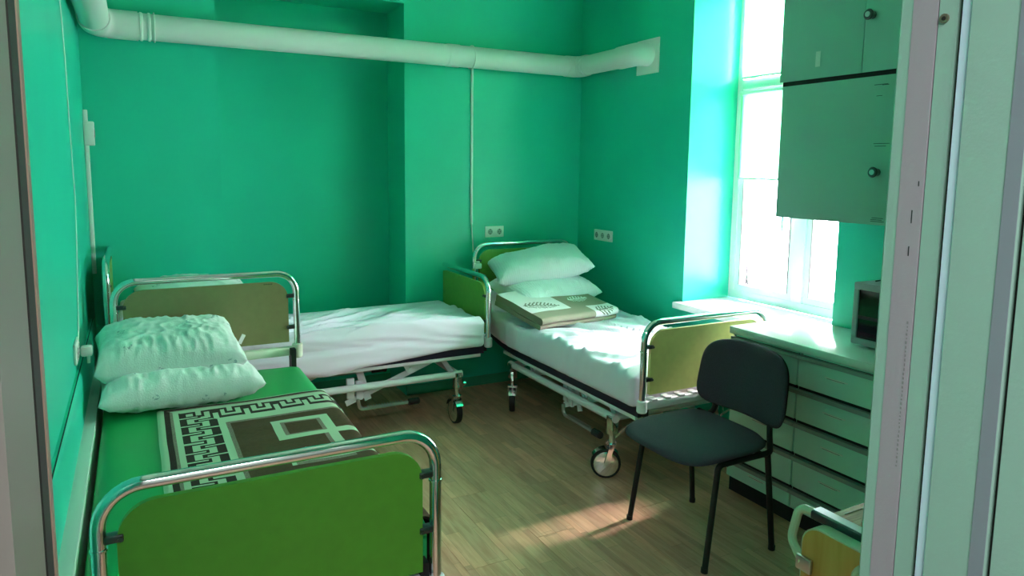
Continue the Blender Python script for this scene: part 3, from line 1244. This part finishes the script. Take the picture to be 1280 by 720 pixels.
weld(cpart('seat', cushion(0, 0, .235, .262, 4, .034, lambda a, b, t: (2.085 + a, 2.21 + b, .462 + t + (.018 * (a / .235) ** 2 if a > 0 else -.020 * (a / .235) ** 2))), m_fabric, 180))
weld(cpart('backrest', cushion(0, 0, .160, .268, 4.2, .022, lambda a, b, t: (2.378 - t + .05 * (a / .168) * .5 - .05 * (b / .268) ** 2 + .025, 2.215 + b * (1 - .04 * (1 + a / .16)), .674 + a - .018 * (b / .268) ** 2)), m_fabric, 180))
cpart('back_shell', cushion(0, 0, .152, .255, 4.2, .012, lambda a, b, t: (2.392 + t + .05 * (a / .168) * .5 - .05 * (b / .268) ** 2 + .03, 2.215 + b * (1 - .04 * (1 + a / .16)), .674 + a - .018 * (b / .268) ** 2), 20), m_black, 60)

# ------------------------------------------------------------------ drawer cabinets and worktop
CX = 2.58
rows = [(.655, .795), (.50, .638), (.345, .483), (.187, .328), (.085, .17)]
lockb = MB()


def drawer_cabinet(label, y0, y1):
    t = thing('drawer_cabinet', label, 'cabinet', (2.81, (y0 + y1) / 2, 0), 0, 'drawer cabinets under the worktop')
    P = lambda n, mb, m, par=t, s=30: child_at(obj(n, mb, m, par, s), t) if par is t else obj(n, mb, m, par, s)
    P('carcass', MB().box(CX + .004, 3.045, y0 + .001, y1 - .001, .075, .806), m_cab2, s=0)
    P('plinth', MB().box(CX + .012, 3.03, y0 + .002, y1 - .002, 0.001, .075), m_plinth, s=0)
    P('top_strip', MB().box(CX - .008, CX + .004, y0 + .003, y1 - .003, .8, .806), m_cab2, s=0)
    lk = P('lock', MB().box(CX - .010, CX + .003, y1 - .022, y1 - .012, .7965, .8055), m_handle, s=0)
    for i, (z0, z1) in enumerate(rows):
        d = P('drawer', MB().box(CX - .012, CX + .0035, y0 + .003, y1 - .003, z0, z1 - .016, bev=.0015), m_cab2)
        # projecting grip channel along the top edge
        h = MB().prism([(CX - .026, z1 - .016), (CX - .012, z1 - .018), (CX + .003, z1 - .018), (CX + .003, z1), (CX - .024, z1 + .001)], 'y', y0 + .0005, y1 - .0005)
        P('grip_channel', h, m_handle)
        P('shadow_gap', MB().box(CX + .001, CX + .0038, y0 + .0015, y1 - .0015, z1 + .0005, z1 + .0165 if i else .7995), m_seam, s=0)
        if i < 5:
            ym_ = (y0 + y1) / 2
            zm = (z0 + z1) / 2
            mk = MB().box(CX - .0135, CX - .0115, ym_ - .055, ym_ + .055, zm + .004, zm + .009).box(CX - .0135, CX - .0115, ym_ - .03, ym_ + .02, zm - .002, zm + .002)
            o_ = MB()
            P('label_strip', mk, m_label, d, 0)
            P('label_line', MB().box(CX - .0137, CX - .0120, ym_ - .04, ym_ + .045, zm + .0025, zm + .0038), m_mark, d, 0)
    return t


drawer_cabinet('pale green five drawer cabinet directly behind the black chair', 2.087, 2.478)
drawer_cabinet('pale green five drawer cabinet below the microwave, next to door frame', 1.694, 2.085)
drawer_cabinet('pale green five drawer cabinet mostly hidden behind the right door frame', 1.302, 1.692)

wt = MB().box(CX - .022, 3.047, 1.30, 2.494, .808, .845, bev=.007)
tag(obj('worktop', wt, m_top), 'long pale worktop over the drawer cabinets under the window', 'worktop')

# ------------------------------------------------------------------ wall cabinets
UX = 2.70


def knob(par, t, y, z):
    k = MB().tube([(UX - .018, y, z), (UX - .022, y, z), (UX - .05, y, z), (UX - .055, y, z)], [.016, .014, .022, .018], 18)
    ko = obj('knob', k, m_clamp, par)
    obj('knob_face', MB().cyl((UX - .0545, y, z), (UX - .057, y, z), .011, 12), m_steel, ko)
    return ko


def wall_cabinet(label, y0, y1, z0, z1, doors, knobs):
    t = thing('wall_cabinet', label, 'cabinet', (2.87, (y0 + y1) / 2, z0), 0)
    child_at(obj('carcass', MB().box(UX, 3.048, y0, y1, z0, z1), m_cab, t, 0), t)
    if z0 > 1.9:
        child_at(obj('gap_shade_filler', MB().box(UX - .0195, 3.04, y0 + .004, y1 - .02, z0 - .0195, z0 - .0005), m_seam, t, 0), t)  # dark filler painting in the shade of the gap between cabinets
    child_at(obj('reveal', MB().box(UX - .002, UX, y0 + .002, y1 - .002, z0 + .002, z1 - .002), m_seam, t, 0), t)
    for (a, b), (ky, kz) in zip(doors, knobs):
        d = child_at(obj('door', MB().box(UX - .02, UX - .002, a + .0012, b - .0012, z0, z1, bev=.0015), m_cab, t), t)
        knob(d, t, ky, kz)
        yield d, t


ds = list(wall_cabinet('large wall cabinet door above microwave, lower of the two wall cabinets', 1.76, 2.357, 1.388, 1.992, [(1.76, 2.357)], [(1.85, 1.603)]))
mk = MB()
for (y, z, l) in ((1.86, 1.955, .06), (1.84, 1.952, .03), (1.865, 1.91, .025), (1.84, 1.718, .07), (1.845, 1.708, .05), (1.835, 1.415, .05), (1.84, 1.408, .05), (1.835, 1.401, .06)):
    mk.box(UX - .0206, UX - .02, y - l / 2, y + l / 2, z, z + .0022)
obj('print_marks', mk, m_mark, ds[0][0], 0)
ds = list(wall_cabinet('upper wall cabinet with two doors near the ceiling by the window', 1.45, 2.375, 2.012, 2.70, [(1.953, 2.375), (1.45, 1.953)], [(2.02, 2.55), (1.918, 2.237)]))
lb = MB().box(UX - .0215, UX - .02, 2.158, 2.182, 2.062, 2.128, bev=.0005)
obj('paper_label', lb, m_label, ds[0][0], 0)

# ------------------------------------------------------------------ microwave
mw = thing('microwave_oven', 'silver microwave oven with dark glass door standing on the worktop', 'microwave', (2.89, 1.745, .845))
P = lambda n, mb, m, s=30: child_at(obj(n, mb, m, mw, s), mw)
MX = 2.765
P('casing', MB().box(MX + .012, 3.03, 1.50, 1.968, .857, 1.128, bev=.006), m_micro)
df = MB()
df.box(MX - .014, MX + .0115, 1.62, 1.968, .857, .885, bev=.004).box(MX - .014, MX + .0115, 1.62, 1.968, 1.098, 1.128, bev=.004)
df.box(MX - .014, MX + .0115, 1.945, 1.968, .885, 1.098, bev=.003).box(MX - .014, MX + .0115, 1.62, 1.65, .885, 1.098, bev=.003)
P('door_frame', df, m_micro)
P('door_glass', MB().box(MX - .006, MX + .004, 1.648, 1.947, .883, 1.10), m_mglass, 0)
P('door_handle_bar', MB().box(MX - .0065, MX - .0062, 1.65, 1.945, .97, .985), mat('dark_band', '#3a2a30', .4), 0)
P('control_panel', MB().box(MX - .012, MX + .0115, 1.50, 1.618, .857, 1.128, bev=.004), m_micro)
for y in (1.55, 1.92):
    for x in (MX + .05, 3.0):
        P('foot', MB().cyl((x, y, .8455), (x, y, .858), .012, 10), m_black)
P('power_cord', MB().tube(arc([(2.84, 1.93, 1.131), (2.85, 1.88, 1.147), (2.87, 1.80, 1.145), (2.88, 1.70, 1.131)], .03), .0035, 6), m_black)

# ------------------------------------------------------------------ bedside locker by the door
lk = thing('bedside_locker', 'wooden bedside locker with cream push handles just inside the door', 'bedside locker', (1.68, .90, 0))
P = lambda n, mb, m, s=30, par=lk: child_at(obj(n, mb, m, par, s), lk)
LX = 1.45
ya, yb2 = .70, 1.105
zt3 = .742
# side panel with rounded top corners facing the camera
poly = []
rr = .05
y0_, y1_, z0_, z1_ = ya, yb2, .12, zt3
for cx_, cz_, a0 in ((y1_ - rr, z1_ - rr, 0), (y0_ + rr, z1_ - rr, 90), (y0_ + .01, z0_ + .01, 180), (y1_ - .01, z0_ + .01, 270)):
    r_ = rr if cz_ > .5 else .01
    for k in range(7):
        an = math.radians(a0 + 90 * k / 6)
        poly.append((cx_ + r_ * math.cos(an), cz_ + r_ * math.sin(an)))
P('side_panel', MB().prism(poly, 'x', LX - .034, LX - .010), m_locker)
pol2 = [((u - (y0_ + y1_) / 2) * 1.012 + (y0_ + y1_) / 2, (v - (z0_ + z1_) / 2) * 1.012 + (z0_ + z1_) / 2) for u, v in poly]
P('panel_edging', MB().prism(pol2, 'x', LX - .0335, LX + .004), m_edge)
P('body', MB().box(LX + .031, 1.90, ya + .01, yb2 - .02, .13, zt3 - .02), m_locker, 0)
P('top_board', MB().box(LX + .05, 1.92, ya - .02, 1.088, zt3 - .012, zt3 + .016, bev=.003), m_ltop)
gr = MB()
for k in range(7):
    y = 1.07 - k * .045
    gr.box(LX + .07, 1.90, y - .004, y, zt3 + .0155, zt3 + .0175)
P('top_groove', gr, mat('pale_grain', '#d8b29a', .5), 0)
P('top_rail', MB().box(LX + .004, LX + .046, ya - .03, 1.118, zt3 - .002, zt3 + .020, bev=.005), mat('dark_teal_bar', '#1c2c33', .3))
P('rail_highlight', MB().box(LX + .012, LX + .040, ya - .03, 1.116, zt3 + .0201, zt3 + .0213), mat('bar_highlight', '#b9c9c8', .3, .8), 0)  # pale strip painted as the highlight along the rail top


P('push_handle', MB().tube(arc([(LX + .02, 1.112, zt3 + .010), (LX + .015, 1.158, zt3 + .010), (LX - .01, 1.158, zt3 - .070), (LX - .036, 1.10, zt3 - .098)], [.03, .03], 6), .011, 10), m_edge)
P('handle_plate', MB().box(LX - .044, LX - .034, 1.07, 1.115, zt3 - .118, zt3 - .080, bev=.004), m_steel)
P('push_handle', MB().tube(arc([(LX - .03, .88, zt3 - .022), (LX - .05, .945, zt3 - .022), (LX - .05, .95, zt3 - .20), (LX - .03, .90, zt3 - .21)], .03, 6), .011, 10), m_edge)
for x in (LX + .05, 1.86):
    for y in (ya + .05, yb2 - .06):
        P('caster', MB().cyl((x, y, .06), (x, y, .13), .012, 10).tube([(x - .012, y, .034), (x + .012, y, .034)], .033, 16), m_black)

# ------------------------------------------------------------------ pipes and wiring
PR = .072
pz, py = 2.357, 4.515
vp = thing('ventilation_pipe', 'fat white ventilation pipe running round the walls near the ceiling', 'pipe', (1.4, py, pz))
P = lambda n, mb, m, s=50: child_at(obj(n, mb, m, vp, s), vp)
PX = -.145
P('pipe_run', MB().tube([(.06, py, pz), (2.86, py, pz)], PR, 28), m_pipe)
P('elbow', MB().tube(arc([(PX, py - .20, pz), (PX, py, pz), (.06, py, pz)], .11, 8), PR + .006, 28), m_pipe)
P('pipe_run', MB().tube([(PX, py - .20, pz), (PX, .62, pz)], PR, 28), m_pipe)
for x in (.075, .115):
    P('joint_ring', MB().tube([(x - .008, py, pz), (x - .005, py, pz), (x + .005, py, pz), (x + .008, py, pz)], [PR + .001, PR + .005, PR + .005, PR + .001], 28), m_white)
P('sleeve', MB().tube([(1.90, py, pz), (1.99, py, pz)], PR + .0035, 28), m_pipe)
PX2 = 2.962
P('elbow', MB().tube(arc([(2.85, py, pz), (PX2, py, pz), (PX2, py - .12, pz)], .07, 7), PR + .004, 28), m_pipe)
P('pipe_run', MB().tube([(PX2, py - .12, pz), (PX2, 3.98, pz)], PR - .003, 28), m_pipe)
P('elbow', MB().tube(arc([(PX2, 4.0, pz), (PX2, 3.80, pz + .002), (3.049, 3.80, pz + .002)], .085, 8), PR + .003, 28), m_pipe)
P('wall_plate', MB().box(3.04, 3.0495, 3.69, 3.915, 2.235, 2.46, bev=.002), m_white)
hg = MB().tube([(2.085 + 0, py + (PR + .006) * math.cos(a), pz + (PR + .006) * math.sin(a)) for a in [2 * PI * k / 24 for k in range(24)]], .004, 6, closed=True)
hg.box(2.078, 2.092, py + PR, YB - .0005, pz - .008, pz + .008)
P('hanger_clip', hg, m_white)
P('hanger_clip', MB().tube([(.14, py + (PR + .006) * math.cos(a), pz + (PR + .006) * math.sin(a)) for a in [2 * PI * k / 24 for k in range(24)]], .004, 6, closed=True).box(.133, .147, py + PR, YB - .0005, pz - .008, pz + .008), m_white)

tag(obj('cable_duct', MB().box(2.121, 2.137, YB - .014, YB - .0005, 1.20, 2.30, bev=.003), m_white), 'thin vertical white cable duct on back wall below the pipe', 'cable duct')
cbl = thing('call_cord', 'white cord hanging from the duct with a small call switch', 'cord', (2.11, 4.55, .95))
child_at(obj('cord', MB().tube(arc([(2.129, YB - .008, 1.20), (2.131, YB - .02, 1.10), (2.132, YB - .03, 1.02), (2.118, 4.52, .94), (2.105, 4.50, .90)], .05, 4), .004, 6), m_white, cbl), cbl)
child_at(obj('cord', MB().tube(arc([(2.122, 4.52, .98), (2.10, 4.508, .93), (2.096, 4.508, .86), (2.10, 4.505, .80)], .03, 4), .003, 6), m_white, cbl), cbl)
child_at(obj('switch_body', MB().box(2.09, 2.145, 4.445, 4.475, .895, .935, bev=.008).box(2.105, 2.13, 4.45, 4.47, .93, .95, bev=.004), m_white, cbl), cbl)


def socket(label, c, axis, n, roty=0):
    """double socket; axis 'y' faces -y, axis 'x' faces -x, '+x' faces +x"""
    t = thing('wall_socket', label, 'socket', c, {'y': 0, 'x': -PI / 2, '+x': PI / 2}[axis])
    w = .075
    tot = w * n
    obj('face_plate', MB().box(-tot / 2, tot / 2, -.010, -.0005, -.040, .040, bev=.003), m_white, t)
    for i in range(n):
        x = -tot / 2 + w * (i + .5)
        ring = MB()
        ring.tube([(x, -.0095, 0), (x, -.013, 0)], .026, 20)
        so = obj('socket_insert', ring, m_white, t)
        cup = MB().tube([(x, -.0131, 0), (x, -.0134, 0)], .020, 20)
        obj('recess', cup, mat('socket_shadow', '#9aa39f', .6), so)
        hl = MB()
        for dx in (-.008, .008):
            hl.cyl((x + dx, -.0134, 0), (x + dx, -.0140, 0), .003, 8)
        hl.box(x - .003, x + .003, -.014, -.0134, .012, .020).box(x - .003, x + .003, -.014, -.0134, -.020, -.012)
        obj('pin_hole', hl, m_dark, so)
    return t


socket('white double socket on the back wall above the raised bed head', (2.315, YB, 1.142), 'y', 2)
socket('white triple socket on the right wall near the corner', (XR, 4.253, 1.118), 'x', 3)
st = socket('white socket with a plug on left wall above the pillows', (XL, 3.12, .885), '+x', 2)
tag(obj('power_plug', MB().box(XL + .0145, XL + .055, 3.17, 3.215, .845, .885, bev=.008).tube([(XL + .04, 3.192, .846), (XL + .04, 3.192, .815)], .006, 8), m_white), 'white plug pushed into the left wall socket', 'plug')
cpts = [(3.323, 2.228), (3.492, 2.071), (3.47, 1.90), (3.453, 1.713), (3.56, 1.53), (3.601, 1.408), (3.45, 1.25), (3.355, 1.127), (3.35, 1.0), (3.28, .93), (3.20, .885)]
cpts = [(3.30, 2.33), (3.40, 2.20), (3.46, 2.02), (3.47, 1.80), (3.50, 1.62), (3.53, 1.45), (3.47, 1.28), (3.37, 1.12), (3.32, 1.0), (3.25, .92), (3.20, .88)]
tag(obj('wall_cable', MB().tube([(XL + .006, a, b) for a, b in cpts], .0022, 6), m_white), 'thin loose cable running down the left wall to the socket', 'cable')
dt = thing('wall_trunking', 'vertical white trunking with a switch box in the far left corner', 'trunking', (XL + .01, 4.58, .98))
child_at(obj('trunking', MB().box(XL + .0005, XL + .022, 4.565, 4.587, .985, 1.895, bev=.003), m_white, dt), dt)
child_at(obj('switch_box', MB().box(XL + .001, XL + .052, 4.52, 4.56, 1.70, 1.83, bev=.005), m_white, dt), dt)
child_at(obj('switch_rocker', MB().box(XL + .052, XL + .055, 4.53, 4.55, 1.745, 1.785), m_handle, dt, 0), dt)
